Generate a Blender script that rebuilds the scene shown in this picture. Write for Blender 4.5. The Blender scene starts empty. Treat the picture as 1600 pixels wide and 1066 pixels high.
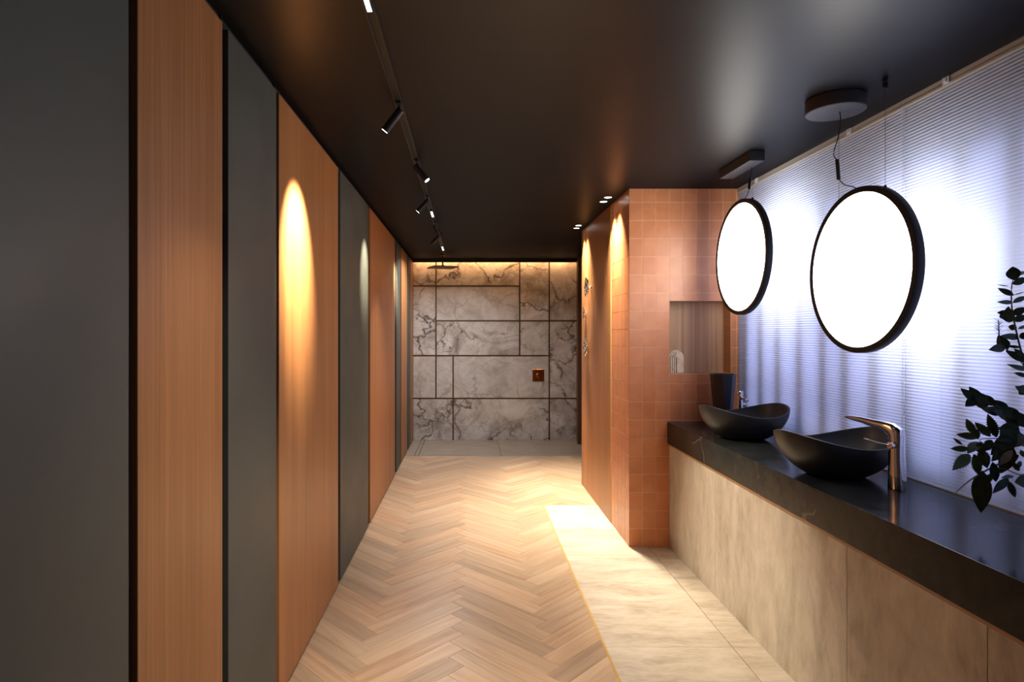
import bpy, bmesh, math, random
from mathutils import Vector, Matrix
random.seed(7)
R = random.Random(11)
SC = bpy.context.scene
COL = SC.collection

# ------------------------------------------------------------------ camera
F = 950.0; VX = 732.0; VY = 519.0; HC = 1.5          # focal (px of 1600), vanishing point, eye height
cam_d = bpy.data.cameras.new('camera'); cam = bpy.data.objects.new('camera', cam_d); COL.objects.link(cam)
cam.location = (0, 0, HC); cam.rotation_euler = (math.pi/2, 0, 0)
cam_d.sensor_width = 36; cam_d.lens = F/1600*36
cam_d.shift_x = (800-VX)/1600; cam_d.shift_y = -(533-VY)/1600
cam_d.clip_start = 0.02; cam_d.clip_end = 100
SC.camera = cam
# ------------------------------------------------------------------ world (overcast dusk-blue daylight outside the window)
W = bpy.data.worlds.new('world'); SC.world = W; W.use_nodes = True
bg = W.node_tree.nodes['Background']; bg.inputs[0].default_value = (0.50, 0.57, 1.0, 1); bg.inputs[1].default_value = 2.8
# ------------------------------------------------------------------ exposure
vs = SC.view_settings; vs.view_transform = 'Standard'; vs.look = 'None'; vs.gamma = 1; vs.use_curve_mapping = False
vs.exposure = 0.0
SPOT_W = 230.0; DOWN_W = 215.0; DISC_FRONT = 10.5; DISC_BACK = 11.5; COVE = 90.0; BAR_W = 13.0
WARM = (1.0, 0.86, 0.66)

# ------------------------------------------------------------------ dimensions (metres)
XL = -0.768           # left panel face
CEIL = 2.5
YB = 8.44             # back wall face
XP = 1.12             # pier side face
YP = 4.24             # pier front face
YPE = 5.98            # pier far end
XW = 1.88             # blind plane
ZC = 0.875            # counter top
XC = 1.385            # counter front

def P(px, py, Y):
    return Vector(((px-VX)*Y/F, Y, HC+(VY-py)*Y/F))

# ------------------------------------------------------------------ material helpers
def new_mat(name, base=(.5,.5,.5), rough=.5, metal=0, spec=.5):
    m = bpy.data.materials.new(name); m.use_nodes = True
    b = m.node_tree.nodes['Principled BSDF']
    b.inputs['Base Color'].default_value = (*base, 1); b.inputs['Roughness'].default_value = rough
    b.inputs['Metallic'].default_value = metal; b.inputs['Specular IOR Level'].default_value = spec
    return m
class N:
    def __init__(s, m): s.t = m.node_tree; s.b = s.t.nodes['Principled BSDF']
    def n(s, typ, **k):
        nd = s.t.nodes.new(typ)
        for a, v in k.items(): setattr(nd, a, v)
        return nd
    def l(s, a, b): s.t.links.new(a, b)
    def coords(s, scale=(1,1,1), rnd=True):
        tc = s.n('ShaderNodeTexCoord'); v = tc.outputs['Object']
        if rnd:
            oi = s.n('ShaderNodeObjectInfo'); mu = s.n('ShaderNodeMath', operation='MULTIPLY'); mu.inputs[1].default_value = 37.0
            s.l(oi.outputs['Random'], mu.inputs[0]); ad = s.n('ShaderNodeVectorMath', operation='ADD')
            s.l(v, ad.inputs[0]); s.l(mu.outputs[0], ad.inputs[1]); v = ad.outputs[0]; s.rand = oi.outputs['Random']
        mp = s.n('ShaderNodeMapping'); mp.inputs['Scale'].default_value = scale; s.l(v, mp.inputs['Vector'])
        return mp.outputs[0]
    def noise(s, vec, scale=5, detail=4, rough=.5, dist=0):
        nz = s.n('ShaderNodeTexNoise'); nz.inputs['Scale'].default_value = scale; nz.inputs['Detail'].default_value = detail
        nz.inputs['Roughness'].default_value = rough; nz.inputs['Distortion'].default_value = dist; s.l(vec, nz.inputs['Vector'])
        return nz.outputs['Fac']
    def ramp(s, fac, stops):
        r = s.n('ShaderNodeValToRGB'); e = r.color_ramp.elements
        e[0].position, e[0].color = stops[0][0], (*stops[0][1], 1); e[1].position, e[1].color = stops[-1][0], (*stops[-1][1], 1)
        for p, c in stops[1:-1]:
            k = e.new(p); k.color = (*c, 1)
        s.l(fac, r.inputs[0]); return r.outputs[0]
    def mix(s, a, b, fac, mode='MIX'):
        mx = s.n('ShaderNodeMix', data_type='RGBA', blend_type=mode)
        for sock, v in ((mx.inputs[6], a), (mx.inputs[7], b)):
            if isinstance(v, tuple): sock.default_value = (*v, 1)
            else: s.l(v, sock)
        if isinstance(fac, (int, float)): mx.inputs[0].default_value = fac
        else: s.l(fac, mx.inputs[0])
        return mx.outputs[2]
    def math(s, op, a, b=0.0):
        m = s.n('ShaderNodeMath', operation=op)
        for i, v in enumerate((a, b)):
            if isinstance(v, (int, float)): m.inputs[i].default_value = v
            else: s.l(v, m.inputs[i])
        return m.outputs[0]
    def bump(s, h, dist=.001, strength=1):
        bp = s.n('ShaderNodeBump'); bp.inputs['Distance'].default_value = dist; bp.inputs['Strength'].default_value = strength
        s.l(h, bp.inputs['Height']); s.l(bp.outputs[0], s.b.inputs['Normal'])
    def base(s, c): s.l(c, s.b.inputs['Base Color'])

def mat_veneer(name, dark, light, rough=.42, sx=90, sy=1.2):
    m = new_mat(name, light, rough); g = N(m)
    v = g.coords((sx, sy, sx)); a = g.noise(v, 1.0, 5, .6, .3)
    v2 = g.coords((sx*.12, sy*.5, 1)); b = g.noise(v2, 1.0, 3, .5)
    f = g.math('ADD', g.math('MULTIPLY', a, .6), g.math('MULTIPLY', b, .4))
    g.base(g.ramp(f, [(.32, dark), (.68, light)])); g.bump(a, .0004, .5)
    return m
M = {}
M['oak'] = mat_veneer('oak_veneer', (.265,.103,.031), (.455,.196,.067))
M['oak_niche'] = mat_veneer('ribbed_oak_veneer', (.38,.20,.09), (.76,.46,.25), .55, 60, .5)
M['brown_wood'] = mat_veneer('brown_veneer', (.08,.035,.018), (.14,.06,.03), .5)
M['strip_wood'] = new_mat('strip_wood', (.35,.18,.07), .4)

def mat_green():
    m = new_mat('grey_green_lacquer', (.085,.093,.080), .48, 0, .35); g = N(m)
    v = g.coords((1,1,1)); a = g.noise(v, 2.5, 4, .6)
    g.base(g.ramp(a, [(.3, (.064,.070,.059)), (.7, (.084,.091,.078))]))
    f = g.ramp(g.noise(v, 5, 5, .6), [(.3, (.46,)*3), (.7, (.56,)*3)]); g.l(f, g.b.inputs['Roughness'])
    return m
M['green'] = mat_green()
M['black'] = new_mat('black_gap', (.006,.006,.006), .6)
M['black_metal'] = new_mat('black_metal', (.018,.018,.02), .38, .3)
M['rim'] = new_mat('black_rim_lacquer', (.010,.0095,.010), .5, 0, .3)
M['chrome'] = new_mat('chrome', (.82,.82,.85), .06, 1)
M['copper'] = new_mat('rose_gold', (.55,.24,.12), .14, 1)
M['bronze'] = new_mat('bronze_strip', (.11,.062,.03), .4, .5)
M['brass'] = new_mat('brass', (.75,.49,.17), .42, .35)
M['bronze_dark'] = new_mat('dark_bronze', (.10,.06,.04), .3, .8)
M['grey_plastic'] = new_mat('canopy_grey', (.04,.04,.042), .55)

def mat_ceiling():
    m = bpy.data.materials.new('dark_satin_ceiling_paint'); m.use_nodes = True; t = m.node_tree; t.nodes.clear()
    out = t.nodes.new('ShaderNodeOutputMaterial'); mx = t.nodes.new('ShaderNodeMixShader'); mx.inputs[0].default_value = .068
    d = t.nodes.new('ShaderNodeBsdfDiffuse'); g = t.nodes.new('ShaderNodeBsdfAnisotropic'); g.inputs['Roughness'].default_value = .37
    tc = t.nodes.new('ShaderNodeTexCoord'); mp = t.nodes.new('ShaderNodeMapping'); mp.inputs['Scale'].default_value = (.6, 40, 1)
    nz = t.nodes.new('ShaderNodeTexNoise'); nz.inputs['Scale'].default_value = 1; nz.inputs['Detail'].default_value = 4
    cr = t.nodes.new('ShaderNodeValToRGB'); cr.color_ramp.elements[0].position = .35; cr.color_ramp.elements[0].color = (.0042,.0032,.0036,1)
    cr.color_ramp.elements[1].position = .65; cr.color_ramp.elements[1].color = (.0062,.0048,.0054,1)
    t.links.new(tc.outputs['Object'], mp.inputs[0]); t.links.new(mp.outputs[0], nz.inputs['Vector']); t.links.new(nz.outputs['Fac'], cr.inputs[0])
    t.links.new(cr.outputs[0], d.inputs[0]); t.links.new(d.outputs[0], mx.inputs[1]); t.links.new(g.outputs[0], mx.inputs[2]); t.links.new(mx.outputs[0], out.inputs[0])
    return m
M['ceiling'] = mat_ceiling()

def mat_tile():
    m = new_mat('terracotta_tile', (.52,.20,.10), .33); g = N(m)
    v = g.coords((1,1,1)); a = g.noise(v, 9, 4, .55)
    c = g.ramp(a, [(.3, (.54,.195,.076)), (.7, (.64,.255,.110))])
    t = g.ramp(g.rand, [(0, (.96,.96,.96)), (1, (1.03,1.03,1.03))])
    g.base(g.mix(c, t, 1.0, 'MULTIPLY')); g.bump(g.noise(v, 22, 3, .5), .0003, .25)
    return m
M['tile'] = mat_tile()
M['grout'] = new_mat('pale_grout', (.95,.66,.44), .8)

def mat_plank():
    m = new_mat('light_oak_plank', (.6,.42,.27), .36); g = N(m)
    v = g.coords((1.6, 26, 1)); a = g.noise(v, 1.0, 6, .62, .6)
    c = g.ramp(a, [(.27, (.39,.275,.19)), (.46, (.52,.39,.28)), (.72, (.64,.505,.38))])
    # cathedral figure
    wv = g.n('ShaderNodeTexWave', wave_type='RINGS', rings_direction='Z'); wv.inputs['Scale'].default_value = 1.6
    wv.inputs['Distortion'].default_value = 5; wv.inputs['Detail'].default_value = 2; g.l(g.coords((2.2, 22, 1)), wv.inputs['Vector'])
    c = g.mix(c, g.mix(c, (.72,.66,.60), 1.0, 'MULTIPLY'), g.math('MULTIPLY', wv.outputs['Fac'], .35))
    t = g.ramp(g.rand, [(0, (.80,.76,.72)), (.25, (.92,.86,.80)), (.5, (1.02,.99,.95)), (.72, (1.0,.86,.74)), (1, (1.14,1.10,1.04))])
    g.base(g.mix(c, t, 1.0, 'MULTIPLY')); g.bump(a, .0005, .4)
    return m
M['plank'] = mat_plank()
M['floor_gap'] = new_mat('floor_joint', (.10,.06,.035), .8)

def mat_stone(name, sc, cols, rough, vscale=3.2):
    m = new_mat(name, cols[1], rough); g = N(m)
    v = g.coords(sc); a = g.noise(v, vscale, 8, .62, .5); b = g.noise(v, vscale*5, 6, .7, .2)
    f = g.math('ADD', g.math('MULTIPLY', a, .66), g.math('MULTIPLY', b, .34))
    g.base(g.ramp(f, [(.36, cols[0]), (.48, cols[1]), (.60, cols[2])])); g.bump(b, .0012, .5)
    return m
M['stone_floor'] = mat_stone('beige_stone_floor', (1.0,3.2,1), [(.42,.345,.26),(.58,.50,.40),(.68,.60,.50)], .42, 2.6)
M['stone_wall'] = mat_stone('beige_stone_cladding', (1.7,.65,1), [(.34,.28,.21),(.50,.435,.35),(.62,.55,.46)], .5, 2.6)
M['shower_floor'] = mat_stone('grey_beige_floor', (1.2,4,1), [(.23,.195,.16),(.30,.26,.215),(.36,.32,.27)], .35)

def mat_marble(name, heavy):
    m = new_mat(name, (.6,.57,.54), .10); g = N(m)
    v = g.coords((1,1,1))
    nz = g.n('ShaderNodeTexNoise'); nz.inputs['Scale'].default_value = 2.6; nz.inputs['Detail'].default_value = 7; nz.inputs['Roughness'].default_value = .6
    g.l(v, nz.inputs['Vector'])
    sb = g.n('ShaderNodeVectorMath', operation='MULTIPLY_ADD'); g.l(nz.outputs['Color'], sb.inputs[0]); sb.inputs[1].default_value = (.55,.55,.55); g.l(v, sb.inputs[2])
    vo = g.n('ShaderNodeTexVoronoi', feature='DISTANCE_TO_EDGE'); vo.inputs['Scale'].default_value = 1.9; g.l(sb.outputs[0], vo.inputs['Vector'])
    vein = g.ramp(vo.outputs[0], [(0.0, (1,1,1)), (.012, (.7,.7,.7)), (.035, (0,0,0))])
    patch = g.ramp(g.noise(v, 2.2, 3, .5), [(.38, (0,0,0)), (.55, (1,1,1))])
    vo2 = g.n('ShaderNodeTexVoronoi', feature='DISTANCE_TO_EDGE'); vo2.inputs['Scale'].default_value = 5.5; g.l(sb.outputs[0], vo2.inputs['Vector'])
    vein2 = g.ramp(vo2.outputs[0], [(0.0, (.8,)*3), (.03, (.2,)*3), (.07, (0,0,0))])
    cloud = g.noise(v, 3.4, 8, .68, .8)
    base = g.ramp(cloud, [(.30, (.40,.36,.33)), (.50, (.58,.56,.54)), (.66, (.70,.69,.69))])
    f1 = g.math('MULTIPLY', vein, g.math('MULTIPLY', patch, .95 if heavy else .35))
    f2 = g.math('MULTIPLY', vein2, g.math('MULTIPLY', patch, .55 if heavy else .15))
    c = g.mix(base, (.055,.042,.04), f1); c = g.mix(c, (.10,.075,.07), f2)
    smoke = g.math('MULTIPLY', g.ramp(g.noise(v, 1.7, 9, .72, 1.0), [(.50, (0,0,0)), (.66, (1,1,1))]), .65 if heavy else .15)
    g.base(g.mix(c, (.16,.12,.11), smoke))
    return m
M['marble_veined'] = mat_marble('veined_marble', True)
M['marble_plain'] = mat_marble('cloudy_marble', False)

def mat_counter():
    m = new_mat('black_stone_top', (.03,.03,.03), .13, 0, .16); g = N(m)
    v = g.coords((1,1,1), False); a = g.noise(v, 14, 8, .7)
    nz = g.n('ShaderNodeTexNoise'); nz.inputs['Scale'].default_value = 4; nz.inputs['Detail'].default_value = 6; g.l(v, nz.inputs['Vector'])
    sb = g.n('ShaderNodeVectorMath', operation='MULTIPLY_ADD'); g.l(nz.outputs['Color'], sb.inputs[0]); sb.inputs[1].default_value = (.4,.4,.4); g.l(v, sb.inputs[2])
    vo = g.n('ShaderNodeTexVoronoi', feature='DISTANCE_TO_EDGE'); vo.inputs['Scale'].default_value = 1.5; g.l(sb.outputs[0], vo.inputs['Vector'])
    vein = g.ramp(vo.outputs[0], [(0, (.55,)*3), (.012, (0,0,0))])
    pt = g.ramp(g.noise(v, 3, 3, .5), [(.50, (0,0,0)), (.62, (1,1,1))])
    c = g.ramp(a, [(.3, (.012,.0135,.0135)), (.7, (.034,.035,.033))])
    g.base(g.mix(c, (.20,.18,.15), g.math('MULTIPLY', vein, pt)))
    g.l(g.ramp(a, [(.3, (.10,)*3), (.7, (.20,)*3)]), g.b.inputs['Roughness'])
    return m
M['counter'] = mat_counter()
M['basin'] = new_mat('matt_black_ceramic', (.022,.022,.024), .42)
M['vase'] = new_mat('black_vase_glaze', (.014,.012,.013), .35)
M['travertine'] = mat_stone('travertine', (1,1,1), [(.62,.46,.30),(.84,.68,.48),(.92,.78,.58)], .8, 18)
M['frame_brown'] = new_mat('window_frame_brown', (.12,.075,.045), .6)
M['plaster'] = new_mat('plaster', (.30,.28,.26), .8)
M['rail'] = new_mat('headrail_beige', (.42,.36,.29), .4, .2)
M['wire'] = new_mat('steel_wire', (.15,.15,.16), .4, .8)
M['cord'] = new_mat('black_cord', (.02,.02,.02), .6)
M['clear'] = new_mat('clear_bracket', (.6,.6,.6), .3)

def mat_leaf(name, a, b, rough=.6):
    m = new_mat(name, a, rough, 0, .2); g = N(m); v = g.coords((1,1,1))
    g.base(g.ramp(g.noise(v, 40, 3, .5), [(.35, a), (.65, b)])); return m
M['leaf'] = mat_leaf('dark_green_leaf', (.018,.032,.016), (.035,.058,.026))
M['leaf_olive'] = mat_leaf('olive_green_leaf', (.035,.060,.016), (.060,.095,.028))
M['leaf_pale'] = mat_leaf('pale_leaf_underside', (.16,.15,.12), (.24,.22,.18), .6)
M['stem'] = new_mat('stem_brown', (.05,.045,.03), .6)

def mat_fabric():
    m = bpy.data.materials.new('pleated_blind_fabric'); m.use_nodes = True; t = m.node_tree; t.nodes.clear()
    out = t.nodes.new('ShaderNodeOutputMaterial'); mx = t.nodes.new('ShaderNodeMixShader'); mx.inputs[0].default_value = .55
    d = t.nodes.new('ShaderNodeBsdfDiffuse'); d.inputs[0].default_value = (.62,.64,.74,1)
    r = t.nodes.new('ShaderNodeBsdfTranslucent'); r.inputs[0].default_value = (.72,.74,.84,1)
    t.links.new(d.outputs[0], mx.inputs[1]); t.links.new(r.outputs[0], mx.inputs[2]); t.links.new(mx.outputs[0], out.inputs[0])
    return m
M['fabric'] = mat_fabric()

def mat_emit(name, col, strength):
    m = bpy.data.materials.new(name); m.use_nodes = True; t = m.node_tree; t.nodes.clear()
    o = t.nodes.new('ShaderNodeOutputMaterial'); e = t.nodes.new('ShaderNodeEmission')
    e.inputs[0].default_value = (*col, 1); e.inputs[1].default_value = strength; t.links.new(e.outputs[0], o.inputs[0]); return m
M['disc_front'] = mat_emit('disc_glow_front', (1.0,.965,.93), DISC_FRONT)
M['disc_back'] = mat_emit('disc_glow_back', (.88,.92,1.0), DISC_BACK)
M['lens'] = mat_emit('spot_lens_glow', (.85,.92,1.0), 14)
M['lens_warm'] = mat_emit('downlight_lens_glow', (1.0,.93,.85), 10)
M['linear'] = mat_emit('linear_lens_glow', (1,.96,.9), 9)
M['led'] = mat_emit('cove_led_glow', (1.0,.50,.20), COVE)

# ------------------------------------------------------------------ mesh helpers
class MB:
    def __init__(s): s.v = []; s.f = []
    def add(s, vs, fs, mtx=None):
        o = len(s.v)
        for p in vs: s.v.append(tuple(mtx @ Vector(p)) if mtx else tuple(p))
        for f in fs: s.f.append([i+o for i in f])
        return s
    def box(s, x0, x1, y0, y1, z0, z1, mtx=None):
        return s.add([(x,y,z) for z in (z0,z1) for y in (y0,y1) for x in (x0,x1)],
                     [(0,2,3,1),(4,5,7,6),(0,1,5,4),(2,6,7,3),(0,4,6,2),(1,3,7,5)], mtx)
    def slab(s, w, h, t, c=.001, x=0, y=0):
        """plate centred on (x, y), front towards +z at z=0, thickness t, chamfer c"""
        a, b = w/2, h/2
        vs = [(x+sx*a, y+sy*b, -t) for sx, sy in ((-1,-1),(1,-1),(1,1),(-1,1))]
        vs += [(x+sx*a, y+sy*b, -c) for sx, sy in ((-1,-1),(1,-1),(1,1),(-1,1))]
        vs += [(x+sx*(a-c), y+sy*(b-c), 0) for sx, sy in ((-1,-1),(1,-1),(1,1),(-1,1))]
        fs = [(3,2,1,0),(8,9,10,11)]
        for k in (0, 4):
            for i in range(4):
                j = (i+1) % 4; fs.append((k+i, k+j, k+j+4, k+i+4))
        return s.add(vs, fs)
    def prism(s, poly, z0, z1, c=0):
        n = len(poly); cx = sum(p[0] for p in poly)/n; cy = sum(p[1] for p in poly)/n
        vs = [(p[0],p[1],z0) for p in poly] + [(p[0],p[1],z1-c) for p in poly]
        fs = [tuple(reversed(range(n)))]
        for i in range(n):
            j = (i+1) % n; fs.append((i, j, n+j, n+i))
        if c:
            for p in poly:
                d = Vector((cx-p[0], cy-p[1])); L = d.length or 1; k = min(1, 1.3*c/L)
                vs.append((p[0]+d.x*k, p[1]+d.y*k, z1))
            for i in range(n):
                j = (i+1) % n; fs.append((n+i, n+j, 2*n+j, 2*n+i))
            fs.append(tuple(range(2*n, 3*n)))
        else: fs.append(tuple(range(n, 2*n)))
        return s.add(vs, fs)
    def lathe(s, prof, seg=32, mtx=None):
        """profile of (r, z) round z; r=0 ends close the shape"""
        vs, fs, rings = [], [], []
        for r, z in prof:
            if r < 1e-6: rings.append([len(vs)]); vs.append((0,0,z))
            else:
                rings.append(list(range(len(vs), len(vs)+seg)))
                vs += [(r*math.cos(2*math.pi*i/seg), r*math.sin(2*math.pi*i/seg), z) for i in range(seg)]
        for a, b in zip(rings, rings[1:]):
            for i in range(seg):
                j = (i+1) % seg
                if len(a) == 1 and len(b) == 1: continue
                if len(a) == 1: fs.append((a[0], b[j], b[i]))
                elif len(b) == 1: fs.append((a[i], a[j], b[0]))
                else: fs.append((a[i], a[j], b[j], b[i]))
        return s.add(vs, fs, mtx)
    def loft(s, rings, close=True, caps=True):
        n = len(rings[0]); vs = [p for r in rings for p in r]; fs = []
        for k in range(len(rings)-1):
            for i in range(n if close else n-1):
                j = (i+1) % n; fs.append((k*n+i, k*n+j, (k+1)*n+j, (k+1)*n+i))
        if caps: fs += [tuple(reversed(range(n))), tuple(range((len(rings)-1)*n, len(rings)*n))]
        return s.add(vs, fs)
    def tube(s, pts, r, seg=8, r1=None):
        pts = [Vector(p) for p in pts]; rings = []; up = Vector((0,0,1))
        for i, p in enumerate(pts):
            d = (pts[min(i+1,len(pts)-1)]-pts[max(i-1,0)]).normalized()
            a = d.cross(up)
            if a.length < .05: a = d.cross(Vector((1,0,0)))
            a.normalize(); b = a.cross(d).normalized()
            rr = r if r1 is None else r+(r1-r)*i/(len(pts)-1)
            rings.append([tuple(p+a*(math.cos(2*math.pi*k/seg)*rr)+b*(math.sin(2*math.pi*k/seg)*rr)) for k in range(seg)])
        return s.loft(rings)
    def mesh(s, name, mat, smooth=False):
        me = bpy.data.meshes.new(name); me.from_pydata(s.v, [], s.f)
        bm = bmesh.new(); bm.from_mesh(me); bmesh.ops.recalc_face_normals(bm, faces=bm.faces); bm.to_mesh(me); bm.free()
        me.materials.append(M[mat] if isinstance(mat, str) else mat)
        if smooth:
            for p in me.polygons: p.use_smooth = True
            me.set_sharp_from_angle(angle=math.radians(38))
        return me
    def build(s, name, mat, parent=None, smooth=False, **k):
        return put(name, s.mesh(name, mat, smooth), parent, **k)

def put(name, me, parent=None, loc=None, rot=None, mtx=None, kind=None):
    o = bpy.data.objects.new(name, me); COL.objects.link(o)
    if parent: o.parent = parent
    if mtx is not None: o.matrix_local = mtx
    if loc is not None: o.location = loc
    if rot is not None: o.rotation_euler = rot
    if kind: o['kind'] = kind
    return o
def tag(o, label, cat, group=None):
    o['label'] = label; o['category'] = cat
    if group: o['group'] = group
    return o
def thing(name, label, cat, loc=(0,0,0), group=None, rz=0):
    o = bpy.data.objects.new(name, None); COL.objects.link(o); o.location = loc; o.rotation_euler = (0,0,rz); o.empty_display_size = .05
    return tag(o, label, cat, group)
def struct(name, mb, mat, **k):
    return mb.build(name, mat, kind='structure', **k)
def axis(z, x=None):
    """rotation whose local z points along z"""
    z = Vector(z).normalized(); up = Vector(x) if x else (Vector((0,0,1)) if abs(z.z) < .95 else Vector((0,1,0)))
    xx = (up - z*up.dot(z)).normalized(); yy = z.cross(xx)
    m = Matrix((xx, yy, z)).transposed().to_4x4(); return m
FACE_Y = Matrix(((1,0,0,0),(0,0,-1,0),(0,1,0,0),(0,0,0,1)))          # plate front looks to -y, local y is up
FACE_NX = Matrix(((0,0,-1,0),(-1,0,0,0),(0,1,0,0),(0,0,0,1)))        # front looks to -x
FACE_PX = Matrix(((0,0,1,0),(1,0,0,0),(0,1,0,0),(0,0,0,1)))          # front looks to +x
T = Matrix.Translation

# ================================================================== SETTING
floor = struct('floor', MB().box(-.95, 2.05, -1.2, 8.6, -.12, -.012), 'floor_gap')
# --- herringbone parquet (600 x 104 mm planks at 45 degrees, cut at the room's edges)
def clip(poly, a, b, c):      # keep a*x+b*y<=c
    out = []
    for i, p in enumerate(poly):
        q = poly[(i+1) % len(poly)]; dp = a*p[0]+b*p[1]-c; dq = a*q[0]+b*q[1]-c
        if dp <= 0: out.append(p)
        if dp*dq < 0:
            t = dp/(dp-dq); out.append((p[0]+(q[0]-p[0])*t, p[1]+(q[1]-p[1])*t))
    return out
def area(p): return abs(sum(p[i][0]*p[(i+1)%len(p)][1]-p[(i+1)%len(p)][0]*p[i][1] for i in range(len(p))))/2
PWD, PN = .102, 6
s2 = math.sqrt(.5)
def herr(a, b):               # grid (a, b) -> room, staircase axis along +y
    return ((a-b)*PWD*s2 - .020 - PN*PWD*s2 , (a+b)*PWD*s2 + 1.0)
XBR = .648                    # brass strip
regions = [[(XL-.02, 1.3, XBR-.006, 5.262)], [(XL-.02, 5.262, XP+.01, YPE)], [(XL-.02, YPE, 1.52, 7.35)]]
def cut(poly):
    """cut to the L-shaped parquet area; returns polygons"""
    p = clip(poly, -1, 0, -(XL-.03)); p = clip(p, 0, -1, -1.3) if p else p; p = clip(p, 0, 1, 7.35) if p else p
    if not p: return []
    res = []
    near = clip(p, 0, 1, 5.262); far = clip(p, 0, -1, -5.262)
    if near: near = clip(near, 1, 0, XBR-.004)
    if far:
        m1 = clip(far, 0, 1, YPE); m2 = clip(far, 0, -1, -YPE)
        if m1: m1 = clip(m1, 1, 0, XP)
        if m2: m2 = clip(m2, 1, 0, 1.52)
        if m1 and m2 and max(q[0] for q in m2) <= XP and max(q[0] for q in far) <= XP: m1, m2 = far, None
        far = m1 if (m1 and not m2) else (m2 if m2 and not m1 else None)
        if m1 and m2: far = m1; res.append(m2)
    if near and far and max(q[0] for q in p) <= XBR-.004: return [p]+res
    for q in (near, far):
        if q: res.append(q)
    return [q for q in res if area(q) > 3e-4]
gap = .0006
full = MB().prism([(-PN*PWD/2+gap,-PWD/2+gap),(PN*PWD/2-gap,-PWD/2+gap),(PN*PWD/2-gap,PWD/2-gap),(-PN*PWD/2+gap,PWD/2-gap)], -.012, 0, .0008).mesh('plank', 'plank')
npl = 0
def plank(a0, a1, b0, b1):
    global npl
    corners = [herr(a0,b0), herr(a1,b0), herr(a1,b1), herr(a0,b1)]
    horiz = (a1-a0) > (b1-b0)
    cx = sum(c[0] for c in corners)/4; cy = sum(c[1] for c in corners)/4
    ang = math.pi/4 if horiz else 3*math.pi/4
    g = gap
    def grow(c): return (c[0], c[1])
    for poly in cut(corners):
        npl += 1
        dz = R.uniform(-.0003, .0003)
        if abs(area(poly)-PN*PWD*PWD) < 1e-6:
            put('plank', full, floor, loc=(cx, cy, dz), rot=(0,0,ang))
        else:
            ca, sa = math.cos(-ang), math.sin(-ang)
            loc = [((x-cx)*ca-(y-cy)*sa, (x-cx)*sa+(y-cy)*ca) for x, y in poly]
            mx = sum(q[0] for q in loc)/len(loc); my = sum(q[1] for q in loc)/len(loc)
            loc = [(q[0]+(g if q[0] < mx else -g), q[1]+(g if q[1] < my else -g)) for q in loc]
            MB().prism(loc, -.012, 0, .0006).build('plank', 'plank', floor, loc=(cx, cy, dz), rot=(0,0,ang))
for b in range(-30, 110):
    for k in range(-14, 14):
        a = b + 2*PN*k                      # horizontal plank
        x, y = herr(a+PN/2, b+.5)
        if -1.3 < x < 2.0 and .8 < y < 8: plank(a, a+PN, b, b+1)
        # vertical plank of column b: rows b-2n+1 .. b-n
        c = b; r0 = c-2*PN+1 + 2*PN*k
        x, y = herr(c+.5, r0+PN/2)
        if -1.3 < x < 2.0 and .8 < y < 8: plank(c, c+1, r0, r0+PN)
# --- beige stone strip in front of the vanity
ys = [5.262, 4.09, 2.896, 1.70, .50]
for y1, y0 in zip(ys, ys[1:]):
    for x0, x1 in ((XBR+.006, 1.255), (1.257, 1.42)):
        if y0 > YP and x0 > 1.2: continue
        if x0 > 1.2 and y1 > YP: y1b = YP
        else: y1b = y1
        w, h = x1-x0-.002, y1b-y0-.002
        MB().slab(w, h, .012, .0006).build('stone_tile', 'stone_floor', floor, loc=((x0+x1)/2, (y0+y1b)/2, 0))
MB().box(XBR-.0045, XBR+.0065, .5, 5.27, -.012, .0012).build('brass_strip', 'brass', floor)
MB().box(XBR, XP, 5.262, 5.266, -.012, .0006).build('brass_strip', 'brass', floor)
# --- grey-beige shower floor with its linear drain
for x0, x1 in ((-.79, -.658), (-.604, .40), (.402, 1.52)):
    MB().slab(x1-x0-.002, YB-7.352, .012, .0006).build('stone_tile', 'shower_floor', floor, loc=((x0+x1)/2, (YB+7.352)/2, 0))
dr = MB().slab(.044, 1.06, .011, .0006).build('drain_cover', 'shower_floor', floor, loc=(-.631, 7.90, 0))

# --- ceiling with its cove lip at the back
ceiling = struct('ceiling', MB().box(-.95, 2.05, -1.2, 8.33, CEIL, CEIL+.12).box(-.95, 2.05, 8.31, 8.33, CEIL-.045, CEIL), 'ceiling')
MB().box(-.95, 2.05, 8.33, 8.60, CEIL+.10, CEIL+.12).build('cove_cover', 'black', ceiling)
led = thing('led_strip', 'warm glowing strip hidden in the ceiling slot above the marble wall', 'light', (.35, 8.36, CEIL+.05))
MB().box(-1.12, 1.12, -.005, .005, -.006, .006).build('led_tape', 'led', led)

# --- left wall: black backing with oak and grey-green panels
wl = struct('wall_left', MB().box(-.95, XL-.02, -1.2, 8.6, 0, CEIL), 'black')
edges = [(-1.15, -.52, 'green'), (-.515, .60, 'oak'), (.605, 1.374, 'green'), (1.412, 1.898, 'oak'), (1.945, 2.43, 'green'), (2.466, 3.583, 'oak'),
         (3.645, 4.655, 'green'), (4.75, 6.35, 'oak'), (6.47, 6.87, 'green'), (6.95, 7.62, 'oak'), (7.75, 8.06, 'green'), (8.09, 8.435, 'oak')]
nm = {'green': 'green_panel', 'oak': 'oak_panel'}
ztop = 2.468
for y0, y1, k in edges:
    o = MB().slab(y1-y0, ztop-.012, .0195, .0012).build(nm[k], k, wl, mtx=T((XL, (y0+y1)/2, .012+(ztop-.012)/2)) @ FACE_PX)
    o['label'] = {'green': 'grey-green lacquered upright wall panel', 'oak': 'orange oak veneer upright wall panel'}[k]
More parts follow.
